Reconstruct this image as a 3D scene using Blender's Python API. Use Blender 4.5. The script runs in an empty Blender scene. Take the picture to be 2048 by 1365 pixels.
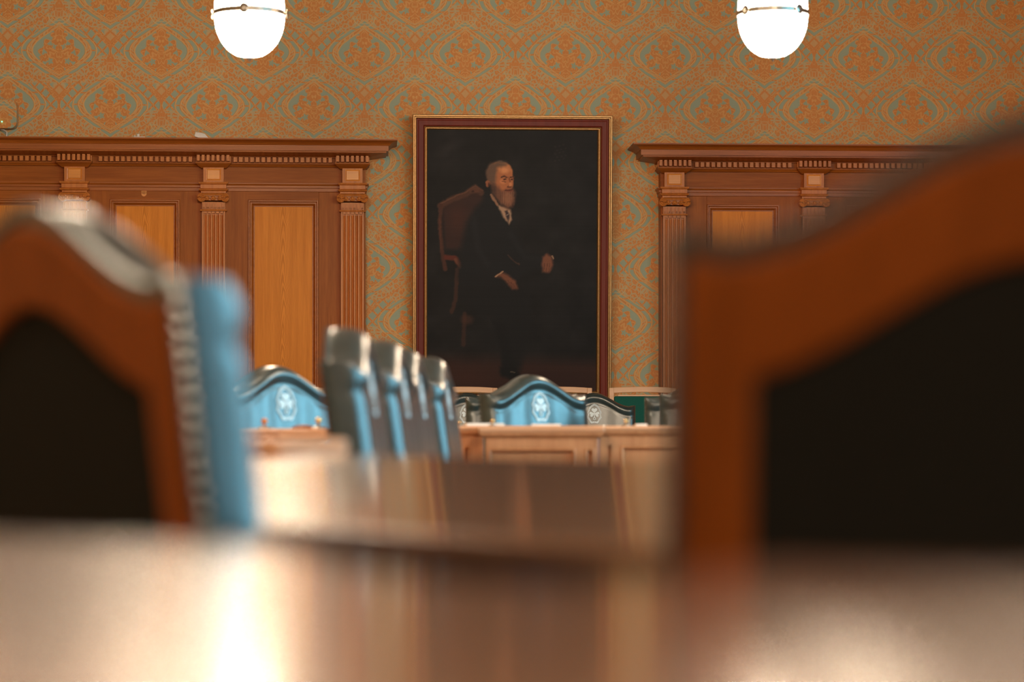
import bpy, bmesh, math, random
import numpy as np
from mathutils import Vector, Matrix
random.seed(7)
sc = bpy.context.scene
col = sc.collection
PI = math.pi

# ------------------------------------------------------------------ camera, world, lights, exposure
F = 4835.0          # focal length in pixels of the 2048 px wide frame (85 mm)
CZ = 0.873          # camera height
HY = 855.0          # pixel row of the horizon
cam = bpy.data.cameras.new('camera')
cam_o = bpy.data.objects.new('camera', cam); col.objects.link(cam_o)
cam_o.location = (0, 0, CZ); cam_o.rotation_euler = (PI/2, 0, 0)
cam.sensor_width = 36.0; cam.lens = F/2048*36.0
cam.shift_y = (HY-682.5)/2048
cam.clip_start = 0.02; cam.clip_end = 100
cam.dof.use_dof = True; cam.dof.focus_distance = 20.2; cam.dof.aperture_fstop = 2.2
sc.camera = cam_o

sc.view_settings.view_transform = 'Standard'
sc.view_settings.look = 'None'
sc.view_settings.gamma = 1.0
sc.view_settings.use_curve_mapping = False
sc.view_settings.exposure = 0.38
sc.cycles.use_denoising = True
sc.cycles.max_bounces = 8
sc.cycles.filter_width = 1.1
sc.cycles.sample_clamp_indirect = 6.0

world = bpy.data.worlds.new('world'); sc.world = world
world.use_nodes = True
world.node_tree.nodes['Background'].inputs[0].default_value = (0.45, 0.7, 1.0, 1)
world.node_tree.nodes['Background'].inputs[1].default_value = 1.0

LAMP = 68.0         # radiance of the pendant globes
WIN = 18.0         # power of daylight through each window
LAMP_COL = (1.0, 0.77, 0.54)

TH = 0.0594         # the end wall stands a little oblique to the camera
WY = 20.4
CT, ST = math.cos(TH), math.sin(TH)

def daylight(name, loc, rotz, sx, sz, power, colr=(0.25, 0.76, 1.0)):
    L = bpy.data.lights.new(name, 'AREA'); L.shape = 'RECTANGLE'; L.size = sx; L.size_y = sz
    L.energy = power; L.color = colr
    o = bpy.data.objects.new(name, L); col.objects.link(o)
    o.location = loc; o.rotation_euler = (PI/2, 0, rotz)
    return o

WINS = [0.2, 3.3, 6.4, 9.6]     # room-local y of the three windows in the right wall
def room(x, y):            # room-local (y measured towards the end wall) to world
    return (x*CT + (-(WY-y))*(-ST), WY + x*ST - (WY-y)*CT)
for k, wy in enumerate(WINS):
    x, y = room(5.93, wy)
    daylight('daylight', (x, y, 3.0), TH+PI/2, 1.7, 3.0, WIN*(4.5 if k == 0 else 10))

# ------------------------------------------------------------------ helpers
def at(px, d):             # world X of an image column at a depth
    return (px-1024.0)/F*d
def zat(py, d):
    return CZ + (HY-py)/F*d
def link(name, bm, mat, parent=None, smooth=False, bevel=0.0):
    me = bpy.data.meshes.new(name)
    bmesh.ops.remove_doubles(bm, verts=bm.verts, dist=1e-6)
    bmesh.ops.recalc_face_normals(bm, faces=bm.faces)
    bm.to_mesh(me); bm.free()
    if mat: me.materials.append(mat)
    if smooth:
        for p in me.polygons: p.use_smooth = True
    o = bpy.data.objects.new(name, me); col.objects.link(o)
    if parent: o.parent = parent
    if bevel:
        m = o.modifiers.new('bevel', 'BEVEL'); m.width = bevel; m.segments = 2; m.limit_method = 'ANGLE'
        m.angle_limit = math.radians(40)
    return o
def tag(o, label, cat, group=None, kind=None):
    if label: o['label'] = label
    if cat: o['category'] = cat
    if group: o['group'] = group
    if kind: o['kind'] = kind
    return o
def empty(name, loc, rz=0.0):
    o = bpy.data.objects.new(name, None); col.objects.link(o)
    o.location = loc; o.rotation_euler = (0, 0, rz); o.empty_display_size = 0.1
    return o
def struct(o):
    o['kind'] = 'structure'; return o
def box(bm, x0, x1, y0, y1, z0, z1):
    vs = [bm.verts.new(p) for p in ((x0,y0,z0),(x1,y0,z0),(x1,y1,z0),(x0,y1,z0),(x0,y0,z1),(x1,y0,z1),(x1,y1,z1),(x0,y1,z1))]
    for f in ((0,1,2,3),(4,5,6,7),(0,1,5,4),(1,2,6,5),(2,3,7,6),(3,0,4,7)):
        bm.faces.new([vs[i] for i in f])
def lathe(bm, prof, n=24, c=(0,0,0), axis='z', cap=True):
    rings = []
    for (r, z) in prof:
        ring = []
        for i in range(n):
            a = 2*PI*i/n
            p = (r*math.cos(a), r*math.sin(a), z)
            if axis == 'y': p = (p[0], p[2], p[1])
            if axis == 'x': p = (p[2], p[0], p[1])
            ring.append(bm.verts.new((c[0]+p[0], c[1]+p[1], c[2]+p[2])))
        rings.append(ring)
    for a, b in zip(rings, rings[1:]):
        for i in range(n):
            bm.faces.new((a[i], a[(i+1)%n], b[(i+1)%n], b[i]))
    if cap:
        bm.faces.new(rings[0]); bm.faces.new(rings[-1])
def sphere(bm, r, c, n=10, sy=1.0):
    pr = [(max(r*math.sin(PI*k/n), 1e-5), -r*math.cos(PI*k/n)) for k in range(n+1)]
    k0 = len(bm.verts)
    lathe(bm, pr, 2*n, (0,0,0))
    bm.verts.ensure_lookup_table()
    for v in list(bm.verts)[k0:]:
        v.co = Vector((v.co.x+c[0], v.co.y*sy+c[1], v.co.z+c[2]))
def tube(bm, pts, r, n=8):
    pts = [Vector(p) for p in pts]; rings = []
    for i, p in enumerate(pts):
        d = (pts[min(i+1, len(pts)-1)]-pts[max(i-1, 0)]).normalized()
        u = d.cross(Vector((0,0,1)));
        if u.length < 1e-3: u = d.cross(Vector((0,1,0)))
        u.normalize(); v = d.cross(u)
        rings.append([bm.verts.new(p+u*r*math.cos(2*PI*k/n)+v*r*math.sin(2*PI*k/n)) for k in range(n)])
    for a, b in zip(rings, rings[1:]):
        for k in range(n): bm.faces.new((a[k], a[(k+1)%n], b[(k+1)%n], b[k]))
    bm.faces.new(rings[0]); bm.faces.new(rings[-1])
def torus(bm, R, r, c, n=20, m=6, axis='y', arc=(0, 2*PI)):
    full = abs(arc[1]-arc[0]-2*PI) < 1e-6
    cnt = n if full else n+1
    rings = []
    for i in range(cnt):
        a = arc[0]+(arc[1]-arc[0])*i/n
        ring = []
        for j in range(m):
            b = 2*PI*j/m
            rr = R+r*math.cos(b)
            if axis == 'y': p = (rr*math.cos(a), r*math.sin(b), rr*math.sin(a))
            else: p = (rr*math.cos(a), rr*math.sin(a), r*math.sin(b))
            ring.append(bm.verts.new((c[0]+p[0], c[1]+p[1], c[2]+p[2])))
        rings.append(ring)
    for i in range(cnt if full else cnt-1):
        a, b = rings[i], rings[(i+1)%cnt]
        for j in range(m): bm.faces.new((a[j], a[(j+1)%m], b[(j+1)%m], b[j]))
def plate(bm, quads, y0, y1):      # 2D (x,z) faces made into a solid between y0 and y1
    cache = {}
    def V(p):
        k = (round(p[0], 6), round(p[1], 6))
        if k not in cache: cache[k] = bm.verts.new((p[0], y0, p[1]))
        return cache[k]
    fs = []
    for q in quads:
        vs = [V(p) for p in q]
        u = []
        for v in vs:
            if v not in u: u.append(v)
        if len(u) > 2: fs.append(bm.faces.new(u))
    r = bmesh.ops.extrude_face_region(bm, geom=fs)
    for v in [g for g in r['geom'] if isinstance(g, bmesh.types.BMVert)]: v.co.y = y1
    return [v for v in cache.values()]
def moulding(bm, prof, u0, u1, front, rl, rr, back=0.0):
    # a moulding of profile (out, z) running along x in front of a body, returned to the wall at its ends
    cols = []
    for (o, z) in prof:
        c = []
        if rl: c += [(u0-o, -back, z)]
        c += [((u0-o) if rl else u0, -front-o, z), ((u1+o) if rr else u1, -front-o, z)]
        if rr: c += [(u1+o, -back, z)]
        cols.append([bm.verts.new(p) for p in c])
    for a, b in zip(cols, cols[1:]):
        for i in range(len(a)-1): bm.faces.new((a[i], a[i+1], b[i+1], b[i]))
    for c in (cols[0], cols[-1]):
        if len(c) > 2: bm.faces.new(c)
    if not rl: bm.faces.new([c[0] for c in cols])
    if not rr: bm.faces.new([c[-1] for c in cols])
def frame(bm, x0, x1, z0, z1, prof, y=0.0):   # mitred rectangular frame; profile of (inset, y)
    loops = []
    for (o, yy) in prof:
        loops.append([bm.verts.new(p) for p in ((x0+o, y+yy, z0+o), (x1-o, y+yy, z0+o), (x1-o, y+yy, z1-o), (x0+o, y+yy, z1-o))])
    for a, b in zip(loops, loops[1:]):
        for i in range(4): bm.faces.new((a[i], a[(i+1)%4], b[(i+1)%4], b[i]))
def copy_tree(o, parent=None):
    c = o.copy(); col.objects.link(c); c.parent = parent
    for ch in list(o.children): copy_tree(ch, c)
    return c

# ------------------------------------------------------------------ materials
class N:
    """arithmetic on shader sockets, one Math node per operation"""
    nt = None
    def __init__(s, v): s.v = v
    @staticmethod
    def op(kind, *a):
        n = N.nt.nodes.new('ShaderNodeMath'); n.operation = kind
        for i, x in enumerate(a):
            x = x.v if isinstance(x, N) else x
            if isinstance(x, (int, float)): n.inputs[i].default_value = float(x)
            else: N.nt.links.new(x, n.inputs[i])
        return N(n.outputs[0])
    def __add__(s, o): return N.op('ADD', s, o)
    __radd__ = __add__
    def __sub__(s, o): return N.op('SUBTRACT', s, o)
    def __rsub__(s, o): return N.op('SUBTRACT', o, s)
    def __mul__(s, o): return N.op('MULTIPLY', s, o)
    __rmul__ = __mul__
    def __truediv__(s, o): return N.op('DIVIDE', s, o)
def nabs(a): return N.op('ABSOLUTE', a)
def nmin(a, b): return N.op('MINIMUM', a, b)
def nmax(a, b): return N.op('MAXIMUM', a, b)
def ncos(a): return N.op('COSINE', a)
def nsin(a): return N.op('SINE', a)
def nsqrt(a): return N.op('SQRT', a)
def natan2(a, b): return N.op('ARCTAN2', a, b)
def nlt(a, b): return N.op('LESS_THAN', a, b)
def ngt(a, b): return N.op('GREATER_THAN', a, b)
def npp(a, b): return N.op('PINGPONG', a, b)
def nwrap(a, lo, hi): return N.op('WRAP', a, hi, lo)
def nmix(t, a, b): return a + (b-a)*t
def step(x, w):    # smooth 0..1 across +-w about zero
    n = N.nt.nodes.new('ShaderNodeMapRange'); n.interpolation_type = 'SMOOTHSTEP'
    N.nt.links.new(x.v, n.inputs[0]); n.inputs[1].default_value = -w; n.inputs[2].default_value = w
    return N(n.outputs[0])

def new_mat(name):
    m = bpy.data.materials.new(name); m.use_nodes = True
    nt = m.node_tree; b = nt.nodes['Principled BSDF']
    return m, nt, b
def setp(b, rough=0.5, metal=0.0, spec=0.5, coat=0.0, coat_r=0.1):
    b.inputs['Roughness'].default_value = rough; b.inputs['Metallic'].default_value = metal
    b.inputs['Specular IOR Level'].default_value = spec
    b.inputs['Coat Weight'].default_value = coat; b.inputs['Coat Roughness'].default_value = coat_r
def plain(name, c, rough=0.5, metal=0.0, spec=0.5, var=0.12, scale=30.0, bump=0.0, coat=0.0, coat_r=0.1):
    m, nt, b = new_mat(name); setp(b, rough, metal, spec, coat, coat_r)
    tc = nt.nodes.new('ShaderNodeTexCoord')
    nz = nt.nodes.new('ShaderNodeTexNoise'); nz.inputs['Scale'].default_value = scale; nz.inputs['Detail'].default_value = 4
    nt.links.new(tc.outputs['Object'], nz.inputs['Vector'])
    rp = nt.nodes.new('ShaderNodeValToRGB')
    rp.color_ramp.elements[0].position = 0.3; rp.color_ramp.elements[1].position = 0.7
    rp.color_ramp.elements[0].color = tuple(x*(1-var) for x in c)+(1,)
    rp.color_ramp.elements[1].color = tuple(min(1, x*(1+var)) for x in c)+(1,)
    nt.links.new(nz.outputs['Fac'], rp.inputs[0]); nt.links.new(rp.outputs[0], b.inputs['Base Color'])
    if bump:
        bp = nt.nodes.new('ShaderNodeBump'); bp.inputs['Strength'].default_value = bump; bp.inputs['Distance'].default_value = 0.002
        nt.links.new(nz.outputs['Fac'], bp.inputs['Height']); nt.links.new(bp.outputs[0], b.inputs['Normal'])
    return m
def wood(name, dark, light, axis='z', scale=1.0, rough=0.4, cathedral=False, spec=0.5, coat=0.0, coat_r=0.2, seed=0.0):
    m, nt, b = new_mat(name); setp(b, rough, 0, spec, coat, coat_r)
    tc = nt.nodes.new('ShaderNodeTexCoord'); mp = nt.nodes.new('ShaderNodeMapping')
    s = {'z': (26, 26, 1.3), 'x': (1.3, 26, 26), 'y': (26, 1.3, 26)}[axis]
    mp.inputs['Scale'].default_value = tuple(k*scale for k in s)
    mp.inputs['Location'].default_value = (seed, seed*1.7, seed*0.6)
    nt.links.new(tc.outputs['Object'], mp.inputs['Vector'])
    nz = nt.nodes.new('ShaderNodeTexNoise'); nz.inputs['Scale'].default_value = 1.0; nz.inputs['Detail'].default_value = 6; nz.inputs['Roughness'].default_value = 0.62
    nt.links.new(mp.outputs[0], nz.inputs['Vector'])
    fine = nt.nodes.new('ShaderNodeTexNoise'); fine.inputs['Scale'].default_value = 6.0; fine.inputs['Detail'].default_value = 2
    nt.links.new(mp.outputs[0], fine.inputs['Vector'])
    N.nt = nt
    fac = N(nz.outputs['Fac'])*0.75 + N(fine.outputs['Fac'])*0.25
    if cathedral:
        sp = nt.nodes.new('ShaderNodeSeparateXYZ'); nt.links.new(tc.outputs['Object'], sp.inputs[0])
        big = nt.nodes.new('ShaderNodeTexNoise'); big.inputs['Scale'].default_value = 2.2; big.inputs['Detail'].default_value = 3
        nt.links.new(tc.outputs['Object'], big.inputs['Vector'])
        x = N(sp.outputs['X']); z = N(sp.outputs['Z'])
        xx = x + (N(big.outputs['Fac'])-0.5)*0.10
        rings = nsin((nsqrt(xx*xx*14.0 + 0.004) + z*0.30 + N(big.outputs['Fac'])*0.22)*150.0)*0.5+0.5
        w = step(0.085-nabs(xx), 0.055)
        fac = fac + (rings-0.5)*w*0.34 - w*0.05
    rp = nt.nodes.new('ShaderNodeValToRGB')
    rp.color_ramp.elements[0].position = 0.30; rp.color_ramp.elements[1].position = 0.68
    rp.color_ramp.elements[0].color = dark+(1,); rp.color_ramp.elements[1].color = light+(1,)
    nt.links.new(fac.v, rp.inputs[0]); nt.links.new(rp.outputs[0], b.inputs['Base Color'])
    bp = nt.nodes.new('ShaderNodeBump'); bp.inputs['Strength'].default_value = 0.12; bp.inputs['Distance'].default_value = 0.001
    nt.links.new(fac.v, bp.inputs['Height']); nt.links.new(bp.outputs[0], b.inputs['Normal'])
    return m

def wallpaper_mat():
    m, nt, b = new_mat('damask_wallpaper'); setp(b, 0.62, 0, 0.35); N.nt = nt
    tc = nt.nodes.new('ShaderNodeTexCoord')
    wob = nt.nodes.new('ShaderNodeTexNoise'); wob.inputs['Scale'].default_value = 16.0; wob.inputs['Detail'].default_value = 2
    nt.links.new(tc.outputs['Object'], wob.inputs['Vector'])
    sp = nt.nodes.new('ShaderNodeSeparateXYZ'); nt.links.new(tc.outputs['Object'], sp.inputs[0])
    sc3 = nt.nodes.new('ShaderNodeSeparateColor'); nt.links.new(wob.outputs['Color'], sc3.inputs[0])
    wx = N(sc3.outputs[0])-0.5; wz = N(sc3.outputs[1])-0.5
    PX, PZ = 0.848, 0.903
    u0 = (N(sp.outputs['X'])+N(sp.outputs['Y'])+0.395)*(1/PX); v0 = (N(sp.outputs['Z'])-4.02)*(1/PZ)
    u = nabs(nwrap(u0, -0.5, 0.5)); v = nwrap(v0, -0.5, 0.5)
    a = ncos(v*(2*PI))*0.25+0.25
    inA = ngt(a, u)
    uB = 0.5-u; vB = nwrap(v+0.5, -0.5, 0.5)
    up = nmix(inA, uB, u); vp = nmix(inA, vB, v)
    up = nabs(up + wx*0.014); vp = vp + wz*0.014
    ap = ncos(vp*(2*PI))*0.25+0.25
    sl = nsin(vp*(2*PI))*(2*PI*0.25)
    s = (ap-up)/nsqrt(sl*sl*0.22+1.0)           # distance inwards from the ogee boundary
    v = vp; u = up
    # segmented ribbon just inside the boundary
    rib = nmin(step(s-0.140, 0.004), step(0.180-s, 0.004))
    gaps = step(nabs(nwrap(v*9.0, -0.5, 0.5))-0.06, 0.03)
    rib = rib*gaps
    # twisted rope of fine lines
    l1 = step(0.0055-nabs(s-0.192), 0.003); l2 = step(0.0055-nabs(s-0.236), 0.003); l3 = step(0.005-nabs(s-0.132), 0.003)
    rope = nmin(step(s-0.19, 0.003), step(0.232-s, 0.003))
    strand = step(nsin(v*120.0 + s*150.0 + nsin(v*47.0)*2.0)-0.25, 0.3)*rope
    inner = step(s-0.245, 0.006)
    # outer belt: lattice above, berries below
    belt = step(0.130-s, 0.004)*step(s-0.012, 0.004)
    la = nabs(nwrap((u+v)*9.5, -0.5, 0.5)); lb = nabs(nwrap((u-v)*9.5, -0.5, 0.5))
    lat = step(nmin(la, lb)-0.12, 0.05)
    vo = nt.nodes.new('ShaderNodeTexVoronoi'); vo.feature = 'DISTANCE_TO_EDGE'; vo.inputs['Scale'].default_value = 22.0
    cb = nt.nodes.new('ShaderNodeCombineXYZ'); nt.links.new(u.v, cb.inputs[0]); nt.links.new(v.v, cb.inputs[1]); nt.links.new(cb.outputs[0], vo.inputs['Vector'])
    vd = N(vo.outputs['Distance'])
    ber = step(0.10-vd, 0.03)*0.9
    zone = step(nsin(v*(4*PI)+0.6), 0.15)
    beltpat = nmix(zone, ber*0.8, lat)*belt
    # palmette of leaves inside the medallion
    dy = v+0.06; r = nsqrt(u*u+dy*dy); th = natan2(u, dy)
    lobes = nabs(nsin(th*4.5+0.5))*0.075 + nabs(nsin(th*13.0))*0.022
    leaf = step(r-(lobes+0.098), 0.006)
    leafr = 1.0-step(r-0.168, 0.004)*step(0.190+nsin(th*11.0)*0.022-r, 0.006)
    dy2 = v-0.13; r2 = nsqrt(u*u+dy2*dy2*0.7); th2 = natan2(u, dy2)
    leaf2 = step(r2-(nabs(nsin(th2*3.5))*0.035+0.052), 0.006)
    dy3 = v+0.27; r3 = nsqrt(u*u+dy3*dy3*0.5); th3 = natan2(u, dy3)
    leaf3 = step(r3-(nabs(nsin(th3*5.0))*0.03+0.035), 0.006)
    du = u-0.085; dv = v+0.10; rr = nsqrt(du*du+dv*dv)
    hol = step(0.026+nsin(natan2(du, dv)*5.0)*0.007-rr, 0.006)
    du2 = u-0.045; dv2 = v-0.035; hol2 = step(0.022+nsin(natan2(du2, dv2)*4.0)*0.008-nsqrt(du2*du2*1.4+dv2*dv2), 0.005)
    stem = step(nabs(u)-0.012, 0.004)
    ground = nmin(nmin(leaf, leaf2), nmin(leaf3, leafr))
    ground = nmax(ground, nmax(hol, hol2))*stem*inner
    vein = step(0.004-nabs(dy-u*0.55-0.035), 0.003)*step(0.13-r, 0.01)*step(u-0.015, 0.005)
    vein = nmax(vein, step(0.0035-nabs(dy-u*1.7+0.02), 0.003)*step(0.12-r, 0.01))
    # the crown cup that hangs below each point
    cyv = v-0.36; rc = nsqrt(u*u+cyv*cyv)
    lower = step(v*-1.0+0.345, 0.02)
    cup1 = step(0.005-nabs(rc-0.115), 0.003)*lower; cup2 = step(0.004-nabs(rc-0.085), 0.003)*lower
    cupband = step(0.112-rc, 0.004)*step(rc-0.088, 0.004)*lower
    cup = step(nsin(natan2(u, cyv)*22.0)-0.1, 0.3)*cupband*0.7
    # small flames in the plain neck
    fl = step(0.010-nabs(u-0.035)-nabs(nwrap(v*4.0, -0.5, 0.5))*0.03, 0.004)*step(s*-1.0+0.09, 0.01)*step(v-0.3, 0.02)
    teal = nmax(nmax(nmax(rib, strand*0.45), nmax(ground, beltpat)), nmax(cup, fl))
    neck = step(0.05-u, 0.02)*step(nabs(v)-0.31, 0.02)
    teal = teal*(1.0-neck*0.7)
    line = nmax(nmax(nmax(l1, l3), l2), nmax(nmax(cup1, cup2), vein))
    vm = nt.nodes.new('ShaderNodeTexNoise'); vm.inputs['Scale'].default_value = 9.0; vm.inputs['Detail'].default_value = 1
    nt.links.new(cb.outputs[0], vm.inputs['Vector'])
    sq = step(0.16-nabs(nwrap(N(vm.outputs['Fac'])*9.0, -0.5, 0.5)), 0.06)*(1.0-teal)*(1.0-neck)
    line = nmax(line, sq*0.6)
    edge = teal*(1.0-teal)*4.0
    line = nmin(nmax(line, edge*0.55), 1.0)
    # woven threads
    wv = nsin(N(sp.outputs['X'])*1500.0)*nsin(N(sp.outputs['Z'])*1100.0)
    thr = nt.nodes.new('ShaderNodeTexNoise'); mpt = nt.nodes.new('ShaderNodeMapping'); mpt.inputs['Scale'].default_value = (240, 1, 18)
    nt.links.new(tc.outputs['Object'], mpt.inputs[0]); nt.links.new(mpt.outputs[0], thr.inputs['Vector']); thr.inputs['Scale'].default_value = 1.0
    def mixc(fac, c1, c2):
        n = nt.nodes.new('ShaderNodeMix'); n.data_type = 'RGBA'
        nt.links.new(fac.v, n.inputs[0])
        for k, c in ((6, c1), (7, c2)):
            if isinstance(c, tuple): n.inputs[k].default_value = c+(1,)
            else: nt.links.new(c, n.inputs[k])
        return n.outputs[2]
    c = mixc(N(thr.outputs['Fac']), (0.52, 0.185, 0.040), (0.78, 0.305, 0.080))
    c = mixc(teal*0.95, c, (0.325, 0.395, 0.280))
    c = mixc(line*0.6, c, (0.80, 0.51, 0.19))
    nt.links.new(c, b.inputs['Base Color'])
    h = teal*-0.6 + line*1.0
    bp = nt.nodes.new('ShaderNodeBump'); bp.inputs['Strength'].default_value = 0.5; bp.inputs['Distance'].default_value = 0.004
    nt.links.new(h.v, bp.inputs['Height']); nt.links.new(bp.outputs[0], b.inputs['Normal'])
    return m

def emis(name, c, strength, base=(0.9,0.9,0.9)):
    m, nt, b = new_mat(name); setp(b, 0.25)
    b.inputs['Base Color'].default_value = base+(1,)
    b.inputs['Emission Color'].default_value = c+(1,); b.inputs['Emission Strength'].default_value = strength
    return m

M = {}
M['paper'] = wallpaper_mat()
M['oak'] = wood('oak_dark', (0.24, 0.058, 0.007), (0.41, 0.115, 0.016), 'z', rough=0.42, spec=0.15)
M['oak_h'] = wood('oak_dark_horizontal', (0.24, 0.058, 0.007), (0.41, 0.115, 0.016), 'x', rough=0.42, spec=0.15)
M['oak_mould'] = wood('oak_moulding', (0.27, 0.066, 0.008), (0.46, 0.130, 0.018), 'x', rough=0.38, spec=0.35)
M['oak_pil'] = wood('oak_pilaster', (0.40, 0.115, 0.018), (0.64, 0.21, 0.042), 'z', rough=0.4, spec=0.35)
M['oak_field'] = wood('oak_panel_field', (0.62, 0.188, 0.016), (0.80, 0.275, 0.032), 'z', rough=0.42, cathedral=True, spec=0.15)
M['oak_inset'] = wood('oak_inset', (0.62, 0.20, 0.025), (0.82, 0.32, 0.05), 'x', scale=0.5, rough=0.34)
M['chair_wood'] = wood('chair_wood', (0.165, 0.040, 0.0035), (0.27, 0.066, 0.007), 'z', rough=0.55, spec=0.15)
M['pale_wood'] = wood('pale_chair_wood', (0.62, 0.33, 0.17), (0.78, 0.46, 0.26), 'x', rough=0.4)
M['table'] = wood('table_wood', (0.075, 0.022, 0.005), (0.14, 0.040, 0.009), 'x', rough=0.30, spec=0.30, coat=1.0, coat_r=0.09)
M['near_table'] = wood('near_table_wood', (0.13, 0.036, 0.006), (0.22, 0.064, 0.011), 'x', rough=0.32, spec=0.28, coat=1.0, coat_r=0.12)
M['desk'] = wood('desk_wood', (0.50, 0.21, 0.09), (0.66, 0.32, 0.15), 'z', rough=0.34)
M['desk_top'] = wood('desk_top_wood', (0.55, 0.26, 0.13), (0.74, 0.42, 0.25), 'x', rough=0.25, coat=0.6, coat_r=0.2)
M['leather'] = plain('dark_green_leather', (0.020, 0.040, 0.042), rough=0.30, spec=0.85, var=0.25, scale=22, bump=0.35, coat=0.35, coat_r=0.3)
M['fabric'] = plain('dark_back_fabric', (0.014, 0.013, 0.010), rough=0.9, spec=0.1, var=0.2, scale=300)
M['green'] = plain('green_upholstery', (0.010, 0.095, 0.070), rough=0.85, spec=0.2, var=0.1, scale=200)
M['emblem'] = plain('white_emblem', (0.62, 0.72, 0.76), rough=0.4, var=0.03)
M['brass'] = plain('brass', (0.75, 0.50, 0.22), rough=0.25, metal=1.0, var=0.05)
M['darkmetal'] = plain('aged_nickel', (0.30, 0.27, 0.23), rough=0.3, metal=0.9, var=0.05)
M['gold'] = plain('gilt', (0.38, 0.215, 0.085), rough=0.4, metal=0.7, var=0.15, scale=60)
M['mahogany'] = wood('mahogany', (0.12, 0.014, 0.007), (0.19, 0.026, 0.012), 'z', rough=0.5, spec=0.25)
M['mahogany_h'] = wood('mahogany_horizontal', (0.085, 0.014, 0.008), (0.14, 0.026, 0.014), 'x', rough=0.4)
M['white'] = plain('white_plastic', (0.75, 0.68, 0.60), rough=0.5, var=0.03)
M['paperwhite'] = plain('white_paper', (0.8, 0.78, 0.74), rough=0.7, var=0.03)
M['globe'] = emis('opal_glass_globe', LAMP_COL, LAMP)
M['led'] = emis('green_indicator', (0.05, 1.0, 0.45), 3.0)
M['floor'] = wood('parquet', (0.06, 0.024, 0.010), (0.12, 0.05, 0.02), 'y', scale=0.6, rough=0.35)
M['ceiling'] = wood('ceiling_wood', (0.16, 0.065, 0.022), (0.26, 0.11, 0.04), 'x', scale=0.5, rough=0.55)
M['plaster'] = plain('ochre_plaster', (0.42, 0.22, 0.10), rough=0.8, var=0.05, scale=3)
g, gnt, gb = new_mat('window_glass'); setp(gb, 0.02); gb.inputs['Transmission Weight'].default_value = 1.0; gb.inputs['Base Color'].default_value = (0.9,0.97,1,1)
M['glass'] = g

# ------------------------------------------------------------------ room shell (room-local: x along the end wall, y towards it)
RX = 6.0; RB = -5.0; CEIL = 5.7
def rs(name, bm, mat):
    o = link(name, bm, mat); o.location = (WY*0, WY, 0); o.rotation_euler = (0, 0, TH); return struct(o)
def ry(y): return y-WY
bm = bmesh.new(); box(bm, -RX, RX, 0, 0.2, 0, CEIL); rs('wall_back', bm, M['paper'])
bm = bmesh.new(); box(bm, -RX-0.2, RX+0.2, ry(RB), 0.2, -0.1, 0); rs('floor', bm, M['floor'])
bm = bmesh.new(); box(bm, -RX-0.2, RX+0.2, ry(RB), 0.2, CEIL, CEIL+0.1)
for k in range(8):
    y = ry(RB)+1.6+k*3.2; box(bm, -RX, RX, y-0.14, y+0.14, CEIL-0.28, CEIL)
for x in (-3.9, -1.3, 1.3, 3.9): box(bm, x-0.12, x+0.12, ry(RB), 0, CEIL-0.22, CEIL)
rs('ceiling', bm, M['ceiling'])
bm = bmesh.new(); box(bm, -RX-0.2, -RX, ry(RB), 0.2, 0, CEIL); rs('wall_left', bm, M['paper'])
bm = bmesh.new(); box(bm, -RX-0.2, RX+0.2, ry(RB)-0.2, ry(RB), 0, CEIL); rs('wall_front', bm, M['plaster'])
bm = bmesh.new(); ys = [ry(RB)]
for wy in WINS: ys += [ry(wy)-0.9, ry(wy)+0.9]
ys += [0.2]
for i in range(0, len(ys), 2): box(bm, RX, RX+0.2, ys[i], ys[i+1], 0, CEIL)
for i in range(1, len(ys)-1, 2): box(bm, RX, RX+0.2, ys[i], ys[i+1], 0, 1.4); box(bm, RX, RX+0.2, ys[i], ys[i+1], 4.6, CEIL)
rs('wall_right', bm, M['paper'])
for k, wy in enumerate(WINS):
    bm = bmesh.new(); y0, y1 = ry(wy)-0.9, ry(wy)+0.9
    for (a, b_, c, d) in ((y0, y0+0.07, 1.4, 4.6), (y1-0.07, y1, 1.4, 4.6), (y0, y1, 1.4, 1.47), (y0, y1, 4.53, 4.6), (-0.03+(y0+y1)/2, 0.03+(y0+y1)/2, 1.4, 4.6), (y0, y1, 3.5, 3.56)):
        box(bm, RX+0.08, RX+0.14, a, b_, c, d)
    o = rs('window_%d' % (k+1), bm, M['oak'])
    bm = bmesh.new(); box(bm, RX+0.10, RX+0.106, y0+0.05, y1-0.05, 1.45, 4.55)
    link('pane', bm, M['glass'], o)

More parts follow.
